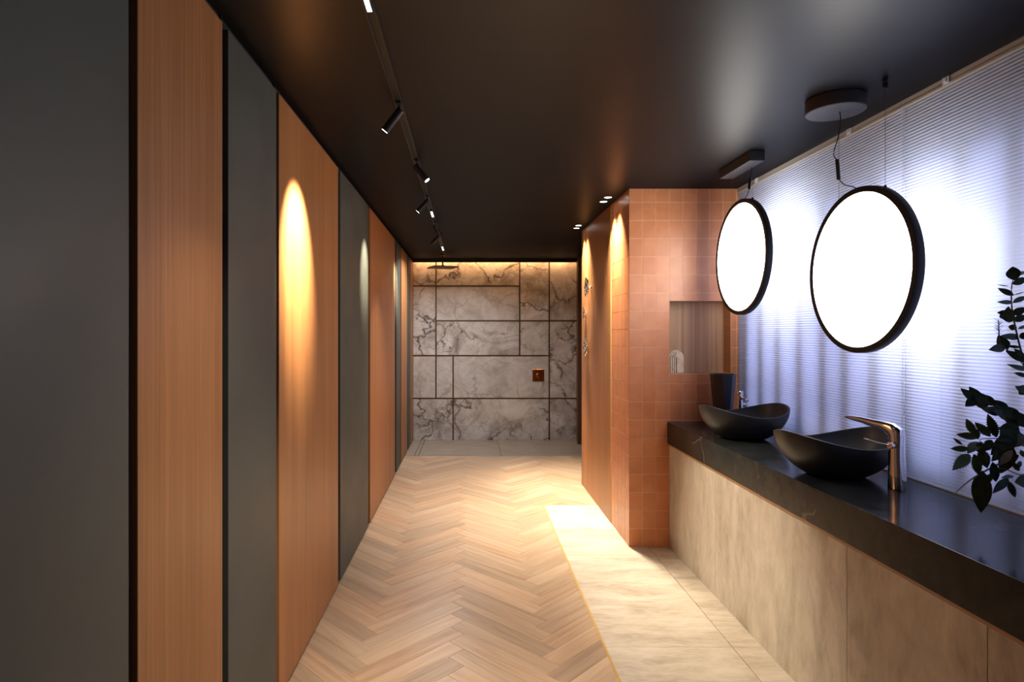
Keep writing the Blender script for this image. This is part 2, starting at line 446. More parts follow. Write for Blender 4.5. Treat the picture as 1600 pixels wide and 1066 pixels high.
# thin black channel between panels near the camera reads deeper: aluminium edge profiles
for y in (1.393, 1.921, 2.448, 3.614, 4.70, 6.41, 6.91, 7.685):
    MB().box(XL-.019, XL-.012, y-.004, y+.004, 0, CEIL).build('edge_profile', 'black_metal', wl)

# --- back wall: marble slabs framed by bronze strips
wb = struct('wall_back', MB().box(-.95, 2.05, YB+.02, 8.62, 0, CEIL+.12), 'black')
def bx(px): return (px-VX)*YB/F
def bz(py): return HC+(VY-py)*YB/F
zt = CEIL+.10
V = {'a': XL+.001, 'b': bx(681.2), 'c': bx(708), 'd': bx(812), 'e': bx(858.2), 'f': 1.50}
H = {'0': 0.0, '1': bz(622.7), '2': bz(556), '3': bz(501.5), '4': bz(447), '5': zt}
slabs = [('a','b','4','5',1),('b','d','4','5',1),('d','e','3','5',1),('e','f','3','5',1),('a','b','2','4',1),('b','d','3','4',0),
         ('b','d','2','3',1),('d','e','2','3',1),('e','f','1','3',1),('a','b','1','2',0),('b','c','1','2',0),('c','e','1','2',0),
         ('a','c','0','1',1),('c','e','0','1',1),('e','f','0','1',1)]
g2 = .009
for x0, x1, z0, z1, hv in slabs:
    a, b, c, d = V[x0], V[x1], H[z0], H[z1]
    a += g2 if x0 != 'a' else 0; b -= g2 if x1 != 'f' else 0; c += g2 if z0 != '0' else 0; d -= g2 if z1 != '5' else 0
    MB().slab(b-a, d-c, .019, .0015).build('marble_slab', 'marble_veined' if hv else 'marble_plain', wb, mtx=T(((a+b)/2, YB, (c+d)/2)) @ FACE_Y)
def vstrip(k, z0, z1): MB().box(V[k]-g2, V[k]+g2, YB-.002, YB+.019, H[z0]+(g2 if z0 != '0' else 0), H[z1]-(g2 if z1 != '5' else 0)).build('bronze_strip', 'bronze', wb)
def hstrip(k, x0, x1): MB().box(V[x0]+(g2 if x0 != 'a' else 0), V[x1]-(g2 if x1 != 'f' else 0), YB-.002, YB+.019, H[k]-g2, H[k]+g2).build('bronze_strip', 'bronze', wb)
vstrip('b','1','2'); vstrip('b','2','4'); vstrip('b','4','5'); vstrip('c','0','1'); vstrip('c','1','2'); vstrip('d','2','3'); vstrip('d','3','5'); vstrip('e','0','5')
hstrip('4','a','d'); hstrip('3','b','e'); hstrip('3','e','f'); hstrip('2','a','e'); hstrip('1','a','e'); hstrip('1','e','f')
# --- dark jamb and side wall of the shower
struct('wall_alcove', MB().box(1.50, 1.65, YPE, YB+.02, 0, CEIL), 'brown_wood')
struct('trim_1', MB().box(1.462, 1.50, 8.12, 8.20, 0, CEIL), 'brown_wood')

# --- pier: tiled front and side, oak panel further back, with a niche
NX0, NX1, NZ0, NZ1, ND = 1.401, 1.830, 1.208, 1.719, .115
TT = .0012
x0, x1, y0, y1 = XP+TT, 1.905, YP+TT, YPE
pier = struct('wall_pier', MB().box(x0, NX0, y0, y1, 0, CEIL).box(NX1, x1, y0, y1, 0, CEIL).box(NX0, NX1, y0, y1, 0, NZ0)
              .box(NX0, NX1, y0, y1, NZ1, CEIL).box(NX0, NX1, YP+ND+.004, y1, NZ0, NZ1), 'grout')
TWD, THT = .0937, .1266; gg = .0010
full_t = MB().slab(TWD-2*gg, THT-2*gg, TT, .0004).mesh('tile', 'tile')
for i in range(9):
    for j in range(20):
        a0, a1 = XP+i*TWD, min(XP+(i+1)*TWD, 1.905); b0, b1 = j*THT, min((j+1)*THT, CEIL)
        if a1-a0 < .004: continue
        ov = a0 < NX1-.003 and a1 > NX0+.003 and b0 < NZ1-.003 and b1 > NZ0+.003
        cx, cz = (a0+a1)/2, (b0+b1)/2
        if not ov:
            if abs(a1-a0-TWD) < 1e-6 and abs(b1-b0-THT) < 1e-6: put('tile', full_t, pier, mtx=T((cx, YP, cz)) @ FACE_Y)
            else: MB().slab(a1-a0-2*gg, b1-b0-2*gg, TT, .0004).build('tile', 'tile', pier, mtx=T((cx, YP, cz)) @ FACE_Y)
            continue
        pcs = []
        zb = max(b0, NZ0); zt_ = min(b1, NZ1)
        if b0 < NZ0: pcs.append((a0, a1, b0, NZ0))
        if b1 > NZ1: pcs.append((a0, a1, NZ1, b1))
        if a0 < NX0-.003: pcs.append((a0, NX0, zb, zt_))
        if a1 > NX1+.003: pcs.append((NX1, a1, zb, zt_))
        if pcs:
            mb = MB()
            for p0, p1, q0, q1 in pcs: mb.slab(p1-p0-2*gg, q1-q0-2*gg, TT, .0004, (p0+p1)/2-cx, (q0+q1)/2-cz)
            mb.build('tile', 'tile', pier, mtx=T((cx, YP, cz)) @ FACE_Y)
YT = 4.77
nc = 5; tw = (YT-YP)/nc
side_t = MB().slab(tw-.0034, THT-.0034, TT, .0004).mesh('tile', 'tile')
side_c = MB().slab(tw-2*gg, CEIL-19*THT-2*gg, TT, .0004).mesh('tile', 'tile')
for i in range(nc):
    for j in range(20):
        top = j == 19; zc = (j*THT+THT/2) if not top else (19*THT+CEIL)/2
        put('tile', side_c if top else side_t, pier, mtx=T((XP, YP+(i+.5)*tw, zc)) @ FACE_NX)
o = MB().slab(YPE-YT-.006, CEIL-.004, .010, .0012).build('oak_panel', 'oak', pier, mtx=T((XP-.004, (YT+.004+YPE)/2, CEIL/2)) @ FACE_NX)
o['label'] = 'satin oak veneer panel beside the tiles'
MB().box(XP-.004, XP+.004, YT-.001, YT+.003, 0, CEIL).build('metal_trim', 'brass', pier)
MB().box(XP-.004, x1, YPE, YPE+.02, 0, CEIL).build('end_panel', 'brown_wood', pier)
MB().slab(NX1-NX0, NZ1-NZ0, .003, .0004).build('niche_back', 'oak_niche', pier, mtx=T(((NX0+NX1)/2, YP+ND, (NZ0+NZ1)/2)) @ FACE_Y)
MB().box(NX1-.004, NX1, YP+.001, YP+ND, NZ0, NZ1).build('niche_side', 'oak', pier)
MB().box(NX0, NX0+.003, YP+.001, YP+ND, NZ0, NZ1).build('niche_side', 'oak', pier)
MB().box(NX0+.003, NX1-.004, YP+.001, YP+ND, NZ1-.004, NZ1).build('niche_top', 'oak', pier)
MB().box(NX0+.003, NX1-.004, YP+.001, YP+ND, NZ0, NZ0+.004).build('niche_shelf', 'oak_niche', pier)

# --- right wall with its window behind the blinds
wr = struct('wall_right', MB().box(1.95, 2.05, -1.2, 4.30, 0, .90).box(1.95, 2.05, -1.2, 4.30, 2.22, CEIL+.02).box(1.95, 2.05, 4.20, YB+.1, 0, CEIL)
            .box(1.95, 2.05, -1.2, .3, .9, 2.46), 'plaster')
win = struct('window_1', MB().box(1.975, 2.03, .3, 4.2, .90, .95).box(1.975, 2.03, .3, 4.2, 2.18, 2.22), 'frame_brown')
for y in (.5, .95, 1.45, 1.85, 2.10, 2.33, 2.62, 2.83, 3.05, 3.24, 3.47, 3.71, 3.93, 4.14):
    MB().box(1.925, 1.975, y-.040, y+.040, .95, 2.20).build('mullion', 'frame_brown', win)
MB().box(1.99, 2.03, .3, 4.2, 1.96, 2.02).build('transom', 'frame_brown', win)
MB().box(1.99, 2.03, .3, 4.2, 1.12, 1.17).build('transom', 'frame_brown', win)
struct('wall_rear', MB().box(-.95, 2.05, -1.3, -1.2, 0, CEIL+.1), 'plaster')

# ================================================================== WINDOW BLINDS
PIT = .0135
def blind(y0, y1, label, brackets):
    t = thing('window_blind', label, 'blind', (XW, (y0+y1)/2, ZC), 'pleated blinds over the vanity')
    h0, h1 = .004, CEIL-.034-ZC
    n = int((h1-h0)/PIT); mb = MB(); L = (y1-y0)/2
    vs = []; fs = []
    cols = 9
    for i in range(2*n+1):
        z = h1-(h1-h0)*i/(2*n); x = 0 if i % 2 == 0 else -.0026
        for c in range(cols): vs.append((x+.0055, -L+2*L*c/(cols-1), z))
    for i in range(2*n):
        for c in range(cols-1):
            k = i*cols+c; fs.append((k, k+1, k+cols+1, k+cols))
    mb.add(vs, fs).build('pleated_fabric', 'fabric', t)
    MB().box(-.008, .030, -L, L, h1, h1+.033).box(-.010, -.008, -L, L, h1+.001, h1+.010).build('headrail', 'rail', t)
    MB().box(-.002, .012, -L, L, 0, .005).build('bottom_rail', 'rail', t)
    pe = MB()
    for i in range(n):
        z = h1-(i+.5)*(h1-h0)/n
        pe.box(-.0015, .001, -L+.004, -L+.010, z-.003, z+.003).box(-.0015, .001, L-.010, L-.004, z-.003, z+.003)
    pe.build('pleat_ends', 'fabric', t, kind='stuff')
    for yb in brackets:
        MB().box(-.013, -.008, yb-.016-(y0+y1)/2, yb+.016-(y0+y1)/2, h1+.006, h1+.033).box(-.016, -.013, yb-.006-(y0+y1)/2, yb+.006-(y0+y1)/2, h1+.012, h1+.024).build('bracket', 'clear', t)
    for s in (-1, 1):
        MB().tube([(-.008, s*(L-.22), h1), (-.008, s*(L-.22), h0+.01)], .0006, 4).build('lift_cord', 'fabric', t)
    return t
blind(2.6305, 4.236, 'pale blue-white pleated blind beside the terracotta tiled pier', (3.95, 2.99))
blind(.55, 2.6295, 'pale blue-white pleated blind behind the plant, past the seam', (2.38, 1.5))

# ================================================================== VANITY
van = thing('vanity_base', 'beige travertine clad vanity base under the black worktop', 'vanity', (1.40, 2.3, 0))
MB().box(.022, .53, -1.80, 1.935, .001, ZC-.165).build('carcass', 'black', van)
seams = [4.236, 4.08, 3.45, 2.25, 1.64, .50]
for ya, yb in zip(seams, seams[1:]):
    MB().slab(ya-yb-.002, ZC-.165, .02, .0006).build('stone_panel', 'stone_wall', van, mtx=T((0, (ya+yb)/2-2.3, (ZC-.165)/2+.001)) @ FACE_NX)
MB().box(-.008, .40, -1.80, 1.935, ZC-.164, ZC-.151).build('wood_strip', 'strip_wood', van)
wt = tag(MB().box(XC, 1.872, .48, YP-.001, ZC-.15, ZC).build('worktop', 'counter'), 'long black stone worktop running under the blinds', 'worktop')
bv = wt.modifiers.new('edge', 'BEVEL'); bv.width = .0015; bv.segments = 2

# --- basins
def basin(label, x, y, rz=0):
    t = thing('wash_basin', label, 'basin', (x, y, ZC+.0005), 'black vessel basins', rz)
    A, B = .243, .182; n = 72; th = .009
    def hgt(a): return .171+.030*math.cos(2*(a-.22))
    def rad(a, u):   # u 0..1 foot to rim, horizontal scale
        k = .42+.58*math.sin(u*math.pi/2)**.82
        tip = 1+.03*max(0, math.cos(2*a))*u*u
        return k*tip
    def sup(a): return (abs(math.cos(a))**2.35+abs(math.sin(a))**2.35)**(-1/2.35)
    outer = []
    us = [0, .01, .04, .1, .2, .32, .45, .58, .7, .82, .92, 1]
    for u in us:
        ring = []
        for i in range(n):
            a = 2*math.pi*i/n; r = rad(a, u**.85)*sup(a)
            ring.append((A*r*math.cos(a), B*r*math.sin(a), hgt(a)*u))
        outer.append(ring)
    inner = []
    for u in [1, .995, .92, .82, .7, .58, .45, .32, .2, .12, .07]:
        ring = []
        for i in range(n):
            a = 2*math.pi*i/n; r = rad(a, u**.85)*sup(a)-(th/.2 if u < 1 else th/.4)
            ring.append((A*r*math.cos(a), B*r*math.sin(a), hgt(a)*u+(.0015 if u == 1 else (0 if u > .99 else .004))))
        inner.append(ring)
    MB().loft(outer+inner).build('bowl', 'basin', t, smooth=True)
    MB().lathe([(0,.020),(.020,.020),(.023,.018),(.023,.0165)], 24).build('drain', 'black_metal', t, smooth=True)
    return t
basin('matt black wavy-rimmed bowl basin beside the tall curved chrome tap', 1.605, 2.66)
basin('matt black wavy-rimmed bowl basin nearer the tiled pier and dark vase', 1.615, 3.57)

def superring(c, ax, bx_, wa, wb_, e=2.6, n=20):
    r = []
    for i in range(n):
        t = 2*math.pi*i/n; ca, sa = math.cos(t), math.sin(t)
        u = math.copysign(abs(ca)**(2/e), ca)*wa; v = math.copysign(abs(sa)**(2/e), sa)*wb_
        r.append(tuple(Vector(c)+ax*u+bx_*v))
    return r
# --- tall curved tap
tap = thing('basin_tap', 'tall curved chrome tap with long spout over the basin nearest the plant', 'tap', (1.700, 2.41, ZC), 'basin taps')
d = Vector((-.072, .19, 0)).normalized(); sd = Vector((d.y, -d.x, 0)); up = Vector((0,0,1))
rings = []
for z, w, dp, off in ((0,.026,.029,0),(.004,.027,.030,0),(.06,.026,.028,.001),(.12,.025,.026,.002),(.17,.024,.026,.003),(.205,.023,.029,.004)):
    rings.append(superring(d*off+up*z, d, sd, dp, w, 3))
# shoulder turning into the spout
for (s, z, hh, w, tilt) in ((.006,.222,.034,.023,35),(.022,.236,.030,.0225,62),(.05,.246,.021,.022,74),(.09,.251,.017,.0205,79),(.14,.258,.0135,.019,84),(.185,.261,.011,.0175,86),(.213,.262,.004,.016,60)):
    tt = math.radians(tilt); dirv = d*math.sin(tt)+up*math.cos(tt)     # path direction
    nrm = d*math.cos(tt)-up*math.sin(tt)                                # across path, in the vertical plane
    rings.append(superring(d*s+up*z-up*0, nrm, sd, hh, w, 2.6))
MB().loft(rings).build('body', 'chrome', tap, smooth=True)
c = Vector((0,0,.178))
sidev = -sd
c0 = c + sidev*.020
MB().lathe([(0,0),(.012,0),(.012,.006),(.0135,.008),(.0135,.024),(.012,.026),(0,.026)], 24, T(c0) @ axis(sidev)).build('handle', 'chrome', tap, smooth=True)
MB().tube([c0+sidev*.018, c0+sidev*.034+d*.004+up*.002, c0+sidev*.045+d*.03+up*.006, c0+sidev*.052+d*.085+up*.016], .0045, 10, .0022).build('lever', 'chrome', tap, smooth=True)
# --- smaller tap behind the far basin
tap2 = thing('basin_tap', 'small upright chrome tap between the far basin and the dark vase', 'tap', (1.722, 3.86, ZC), 'basin taps')
MB().lathe([(0,0),(.026,0),(.026,.006),(.019,.008),(.019,.225),(.0215,.228),(.0215,.246),(.018,.25),(0,.25)], 28).build('body', 'chrome', tap2, smooth=True)
MB().loft([superring(Vector((-.002*k, -.012-.022*k, .212-.0015*k)), Vector((1,0,0)), up, .0125-.0006*k, .009-.0005*k, 4) for k in range(6)]).build('spout', 'chrome', tap2, smooth=True)
MB().lathe([(0,0),(.010,0),(.010,.03),(.008,.033),(0,.033)], 20, T((.017,0,.165)) @ axis((1,0,0))).build('handle', 'chrome', tap2, smooth=True)
MB().tube([(.043,0,.148),(.043,0,.165),(.044,-.004,.225)], .0035, 8, .0028).build('lever', 'chrome', tap2, smooth=True)
# --- dark faceted vase
vz = thing('vase', 'tall black faceted vase flaring upward in the corner by the tiled pier', 'vase', (1.70, 4.06, ZC))
n = 8
def oct_(r, z): return [(r*math.cos(2*math.pi*(i+.5)/n), r*math.sin(2*math.pi*(i+.5)/n), z) for i in range(n)]
MB().loft([oct_(.050,0), oct_(.0505,.01), oct_(.083,.345), oct_(.077,.345), oct_(.046,.02)]).build('body', 'vase', vz)
# --- arch ornament in the niche
ar = thing('arch_ornament', 'small cream stone arch ornament with grooves standing in the wall niche', 'ornament', (1.405+.062, YP+.062, NZ0+.0045))
def archpoly(x0, x1, h, r=None, n=14, z0=0):
    w = (x1-x0)/2; cx = (x0+x1)/2; p = [(x0, z0), (x1, z0)]
    for i in range(n+1):
        a = math.pi*i/n; p.append((cx+w*math.cos(a), h-w+w*math.sin(a)))
    return p
MB().add([(v[0], v[1], v[2]) for v in MB().prism(archpoly(-.052,.052,.158), -.030, -.010).v], MB().prism(archpoly(-.052,.052,.158), -.030, -.010).f).build('slab', 'travertine', ar, mtx=FACE_Y)
def rib(xa, hh, wid=.0075):
    xb = .010; pts_o, pts_i = [], []
    rr = xb-xa; zc = hh-rr*.85
    for i in range(13):
        a = math.pi/2*i/12
        pts_o.append((xb-rr*math.cos(a), zc+rr*.85*math.sin(a))); pts_i.append((xb-(rr-wid)*math.cos(a), zc+(rr*.85-wid)*math.sin(a)))
    return [(xa+wid, 0)] + pts_i + list(reversed(pts_o)) + [(xa, 0)]
for k in range(4):
    poly = rib(-.052+.0135*k, .158-.0115*k)
    MB().prism(poly, -.010, .012).build('ridge', 'travertine', ar, mtx=FACE_Y)
pr = [(.003,0),(.052,0)] + [(0+.052*math.cos(math.pi/2*i/10), .106+.052*math.sin(math.pi/2*i/10)) for i in range(11)] + [(.003,.158-.0115*3-.004)]
MB().prism([(.003,0)]+[(max(p[0], .003), p[1]) for p in pr[1:]], -.010, .013).build('front_plate', 'travertine', ar, mtx=FACE_Y)

# ================================================================== GLOWING ROUND DISCS
def pendant(label, x, y, z, r, rzdeg=0):
    t = thing('round_pendant_light', label, 'light', (x, y, z), 'round glowing discs over the basins', math.radians(rzdeg))
    rot = axis((-1,0,0))
    prof = [(r-.025,-.014),(r-.001,-.014),(r,-.012),(r,.016),(r-.001,.018),(r-.023,.018),(r-.025,.015),(r-.025,-.014)]
    MB().lathe(prof, 96, rot).build('rim', 'rim', t, smooth=True)
    MB().lathe([(0,.0155),(r-.024,.0155)], 96, rot).build('front_diffuser', 'disc_front', t)
    MB().lathe([(0,-.011),(r-.024,-.011)], 96, rot).build('back_diffuser', 'disc_back', t)
    MB().lathe([(0,.0),(r-.024,.0)], 96, rot).build('core', 'black', t)
    return t
p1 = pendant('round white glowing disc with black rim hanging lower, under the round ceiling canopy', 1.645, 2.553, 1.759, .347)
p2 = pendant('round white glowing disc with black rim beside the tiled niche, under the rectangular canopy', 1.640, 3.645, 1.948, .345)
def rel(t, p): return Vector(p)-t.location
def wire(t, y, h=.0):
    r = .346; dy = y-t.location.y; z = math.sqrt(r*r-dy*dy)
    MB().tube([(0, dy, z), (0, dy, CEIL-t.location.z)], .0008, 6).build('suspension_wire', 'wire', t)
    MB().lathe([(0,-.004),(.006,-.004),(.006,.006),(.002,.012),(0,.012)], 12, T((0,dy,z))).build('wire_clamp', 'black_metal', t)
    MB().lathe([(0,0),(.010,0),(.010,-.012),(.007,-.016),(.010,-.02),(.010,-.032),(.006,-.04),(0,-.04)], 14, T((0,dy,CEIL-t.location.z))).build('ceiling_gripper', 'black_metal', t, smooth=True)
wire(p1, 2.40); wire(p1, 2.70); wire(p2, 3.51); wire(p2, 3.78)
def smooth_pts(pts, n=6):
    pts = [Vector(p) for p in pts]; out = []
    for i in range(len(pts)-1):
        a, b, c_, d_ = pts[max(i-1,0)], pts[i], pts[i+1], pts[min(i+2,len(pts)-1)]
        for k in range(n):
            t = k/n; out.append(.5*((2*b)+(c_-a)*t+(2*a-5*b+4*c_-d_)*t*t+(3*b-a-3*c_+d_)*t**3))
    return out+[pts[-1]]
# round canopy and its cord
MB().lathe([(0,0),(.112,0),(.115,-.003),(.115,-.055),(.112,-.058),(0,-.058)], 48, T(rel(p1, (1.575, 2.61, CEIL)))).build('canopy', 'grey_plastic', p1, smooth=True)
Yc = 2.60
pa = [P(1312,178,Yc), P(1313.5,190,Yc), P(1310,213,Yc), P(1302.5,240,Yc), P(1308,250,Yc)]
pb = [P(1310.5,280,Yc), P(1320,289,2.59), P(1333,292,2.58), P(1343.5,298,2.56)]
pa[0].z = CEIL-.057
MB().tube([rel(p1,q) for q in smooth_pts(pa)], .0022, 8).build('cord', 'cord', p1, smooth=True)
MB().tube([rel(p1,q) for q in smooth_pts(pb+[Vector((1.645, 2.553, 1.759+.34))])], .0022, 8).build('cord', 'cord', p1, smooth=True)
MB().tube([rel(p1,P(1308,249,Yc)), rel(p1,P(1310.5,281,Yc))], .0075, 12).build('cord_connector', 'black_metal', p1)
# rectangular canopy and its cord
MB().box(-.043, .040, -.20, .205, -.053, 0, T(rel(p2, (1.595, 3.555, CEIL)))).build('canopy', 'grey_plastic', p2)
Yd = 3.50
qa = [P(1173.5,256,Yd), P(1175,262,Yd), P(1172,280,Yd)]; qa[0].z = CEIL-.052
qb = [P(1170.5,295,Yd), P(1168,304,3.54), P(1163,312,3.60), Vector((1.64, 3.645, 1.948+.338))]
MB().tube([rel(p2,q) for q in smooth_pts(qa)], .0022, 8).build('cord', 'cord', p2, smooth=True)
MB().tube([rel(p2,q) for q in smooth_pts(qb)], .0022, 8).build('cord', 'cord', p2, smooth=True)
MB().tube([rel(p2,P(1172,279,Yd)), rel(p2,P(1170.5,296,Yd))], .0075, 12).build('cord_connector', 'black_metal', p2)

# ================================================================== CEILING TRACK AND ITS LAMPS
XT = -.303
trk = thing('lighting_track', 'long black lighting track running down the dark ceiling', 'track', (XT, 4.5, CEIL))
MB().box(-.017, -.012, -4, 3.3, -.012, 0).box(.012, .017, -4, 3.3, -.012, 0).build('rail_side', 'black_metal', trk)
MB().box(-.012, .012, -4, 3.3, -.004, 0).build('rail_bed', 'black', trk)

def spot_light(parent, loc, target, power, ang, blend, size=.02, col=WARM):
    l = bpy.data.lights.new('lamp_beam', 'SPOT'); l.energy = power; l.spot_size = math.radians(ang); l.spot_blend = blend
    l.shadow_soft_size = size; l.color = col
    o = bpy.data.objects.new('lamp_beam', l); COL.objects.link(o); o.parent = parent
    dv = (Vector(target)-Vector(loc)).normalized(); o.location = Vector(loc)-parent.location
    o.rotation_euler = dv.to_track_quat('-Z', 'Y').to_euler(); return o
def track_spot(Y, target, label, power=SPOT_W, ang=40, blend=.8, length=.105, lit=True, col=WARM):
    piv = Vector((XT, Y, CEIL-.036)); t = thing('track_spotlight', label, 'light', tuple(piv), 'black spotlights on the ceiling track')
    dv = (Vector(target)-piv).normalized(); rot = axis(dv)
    MB().box(-.014, .014, -.045, .045, .024, .032).build('adapter', 'black_metal', t)
    MB().lathe([(0,.030),(.006,.030),(.006,-.004),(0,-.006)], 12).build('stem', 'black_metal', t)
    r = .0185
    MB().lathe([(0,-.012),(r-.003,-.012),(r,-.009),(r,length-.002),(r-.002,length),(r-.004,length-.006),(0,length-.006)], 24, rot).build('barrel', 'black_metal', t, smooth=True)
    if lit:
        MB().lathe([(0,length-.0005),(r-.0035,length-.0005),(r-.0035,length-.004),(0,length-.004)], 24, rot).build('lens', 'lens', t)
        spot_light(t, piv+dv*(length+.004), target, power, ang, blend, .015, col)
    return t
track_spot(2.66, (XL, 2.72, 1.88), 'black cylindrical spotlight nearest along the track, aimed at the oak wall panel', SPOT_W*2.6, 50, 1)
track_spot(3.55, (1.36, 3.15, 0.3), 'black cylindrical spotlight second along the track, glowing lens towards the vanity', SPOT_W*1.3, 44, 1)
track_spot(4.48, (XL, 4.50, 1.96), 'black cylindrical spotlight third along the track, aimed at the green wall panel', SPOT_W*.8, 44, 1)
track_spot(5.53, (.98, 6.2, 0), 'black cylindrical spotlight fourth along the track, aimed across the parquet', SPOT_W*1.0, 38, 1)
track_spot(6.15, (XL, 6.42, 2.02), 'black spotlight fifth along the track, turned to the left wall, lens unseen', SPOT_W*.7, 44, 1)
track_spot(1.15, (.15, 2.75, 0), 'added unseen spotlight overhead at the camera end of the track, brightening the parquet', SPOT_W*.9, 58, 1)  # added lamp out of view, put in to brighten the near parquet
def linear(Ya, Yb, label, power, col=(1,.90,.76), spread=70):
    t = thing('linear_track_light', label, 'light', (XT, (Ya+Yb)/2, CEIL), 'glowing bars in the ceiling track')
    L = (Yb-Ya)/2
    MB().box(-.0115, .0115, -L-.01, L+.01, -.016, -.0045).build('housing', 'black_metal', t)
    MB().box(-.007, .007, -L, L, -.0175, -.016).build('diffuser', 'linear', t)
    l = bpy.data.lights.new('bar_glow', 'AREA'); l.shape = 'RECTANGLE'; l.size = .018; l.size_y = Yb-Ya; l.energy = power; l.color = col; l.spread = math.radians(spread)
    o = bpy.data.objects.new('bar_glow', l); COL.objects.link(o); o.parent = t; o.location = (0,0,-.019)
linear(1.60, 1.865, 'white glowing bar in the track nearest, cut by the top of the picture', BAR_W*.35)
linear(4.97, 5.19, 'short white glowing bar in the track between third and fourth spotlight', BAR_W*.6)
linear(7.02, 7.32, 'small white glowing bar in the track just before the shower head', BAR_W*2.1, (1,.96,.93), 150)

def downlight(x, y, label):
    t = thing('recessed_downlight', label, 'light', (x, y, CEIL), 'twin downlights along the pier')
    MB().lathe([(.027,0),(.036,0),(.036,-.002),(.034,-.003),(.027,-.003)], 28).build('trim_ring', 'black_metal', t, smooth=True)
    MB().lathe([(0,-.0012),(.027,-.0012)], 28).build('lens', 'lens_warm', t)
    spot_light(t, (x, y, CEIL-.006), (x+.02, y, 0), DOWN_W*1.3, 74, 1, .03)
downlight(1.035, 4.51, 'round recessed ceiling downlight nearest the tiled pier corner')
downlight(1.034, 4.657, 'round recessed ceiling downlight just beyond the nearest one, above tile edge')
downlight(1.031, 5.70, 'round recessed ceiling downlight over the oak panel, nearer of that pair')
downlight(1.039, 5.846, 'round recessed ceiling downlight over the oak panel, farther of that pair')

# ================================================================== SHOWER
sh = thing('rain_shower', 'square dark rain shower head hanging from the ceiling by marble wall', 'shower', (-.335, 7.90, CEIL), rz=math.radians(20))
MB().lathe([(0,0),(.032,0),(.032,-.008),(.011,-.012),(.011,-.125),(.022,-.135),(.022,-.155),(0,-.155)], 24).build('ceiling_arm', 'bronze_dark', sh, smooth=True)
MB().box(-.165, .165, -.165, .165, -.166, -.155).build('spray_plate', 'bronze_dark', sh)
nz = MB()
for i in range(9):
    for j in range(9): nz.lathe([(.004,-.166),(.003,-.169),(0,-.169)], 6, T(((i-4)*.034, (j-4)*.034, 0)))
nz.build('nozzles', 'grey_plastic', sh, kind='stuff')
cp = thing('shower_valve', 'square rose-gold shower control plate set on the marble wall', 'valve', (bx(841), YB, bz(586.7)))
MB().slab(.160, .168, .008, .003).build('plate', 'copper', cp, mtx=T((0,-.0085,0)) @ FACE_Y)
MB().lathe([(0,0),(.036,0),(.036,.012),(.030,.018),(.026,.045),(.022,.050),(0,.050)], 28, T((.004,-.0085,.0)) @ axis((0,-1,0))).build('knob', 'copper', cp, smooth=True)
MB().tube([(.004,-.045,-.005),(.004,-.055,-.035),(.004,-.062,-.070)], .007, 10, .005).build('lever', 'copper', cp, smooth=True)

# --- chrome flower-shaped handles on the oak panel
def flower_handle(px, py, Y, r, label, n=5):
    x = XP-.004; z = HC+(VY-py)*Y/F
    t = thing('wall_handle', label, 'handle', (x, Y, z), 'chrome petal-shaped handles on the oak panel')
    out = (px-VX)*Y/F - x
    MB().lathe([(0,0),(.020,0),(.020,.006),(.008,.010),(.0065,.014),(.0065,-out-.004),(.014,-out),(.014,-out+.010),(0,-out+.012)], 20, axis((-1,0,0))).build('stem', 'chrome', t, smooth=True)
    for k in range(n):
        a = 2*math.pi*(k+.25)/n; c = Vector((out, math.sin(a)*r*.60, math.cos(a)*r*.60)); ring = []
        m = MB(); rr = r*.36
        pts = []
        prof = []
        for i in range(8):
            b = 2*math.pi*i/8; prof.append((rr+.0065*math.cos(b), .0065*math.sin(b)))
        prof.append(prof[0])
        m.lathe(prof, 20, T(c) @ axis((-1,0,0)))
        m.lathe([(0,.003),(rr*.9,.002),(rr*.9,-.002),(0,-.003)], 20, T(c) @ axis((-1,0,0)))
        m.build('petal', 'chrome', t, smooth=True)
flower_handle(916.3, 449, 5.52, .090, 'chrome petal-shaped wall handle highest on the oak panel', 5)
flower_handle(912, 490, 5.78, .056, 'smaller chrome wall handle between the two larger ones at the panel edge', 4)
flower_handle(914.5, 542, 5.68, .090, 'chrome petal-shaped wall handle lowest on the oak panel', 5)

# ================================================================== PLANT ARRANGEMENT
pot = thing('plant_vase', 'dark vase at the near end of the worktop holding leafy branches', 'vase', (1.70, 1.60, ZC))
MB().lathe([(0,0),(.045,0),(.055,.01),(.065,.08),(.055,.15),(.032,.20),(.034,.22),(.030,.22),(.028,.20),(.05,.14),(.055,.08),(.045,.02),(0,.015)], 32).build('body', 'vase', pot, smooth=True)
MOUTH = Vector((1.70, 1.60, ZC+.20))
LR = random.Random(3)
def leaf_mesh(L, w, serr=0, fold=.18, curl=.12):
    n = 10 if not serr else 22; vs = []; fs = []
    for i in range(n+1):
        t = i/n; y = L*t
        hw = .44*w*(math.sin(math.pi*min(1, t**.85))**.9 if 0 < t < 1 else 0)
        if serr: hw *= (1+.16*(1 if i % 2 else -1)*(0 < i < n))
        z = curl*L*(t-t*t)*1.2
        vs += [(-hw, y, z+fold*hw), (0, y, z), (hw, y, z+fold*hw)]
    for i in range(n):
        for k in (0, 1):
            a = i*3+k; fs.append((a, a+1, a+4, a+3))
    m = MB().add(vs, fs); return m
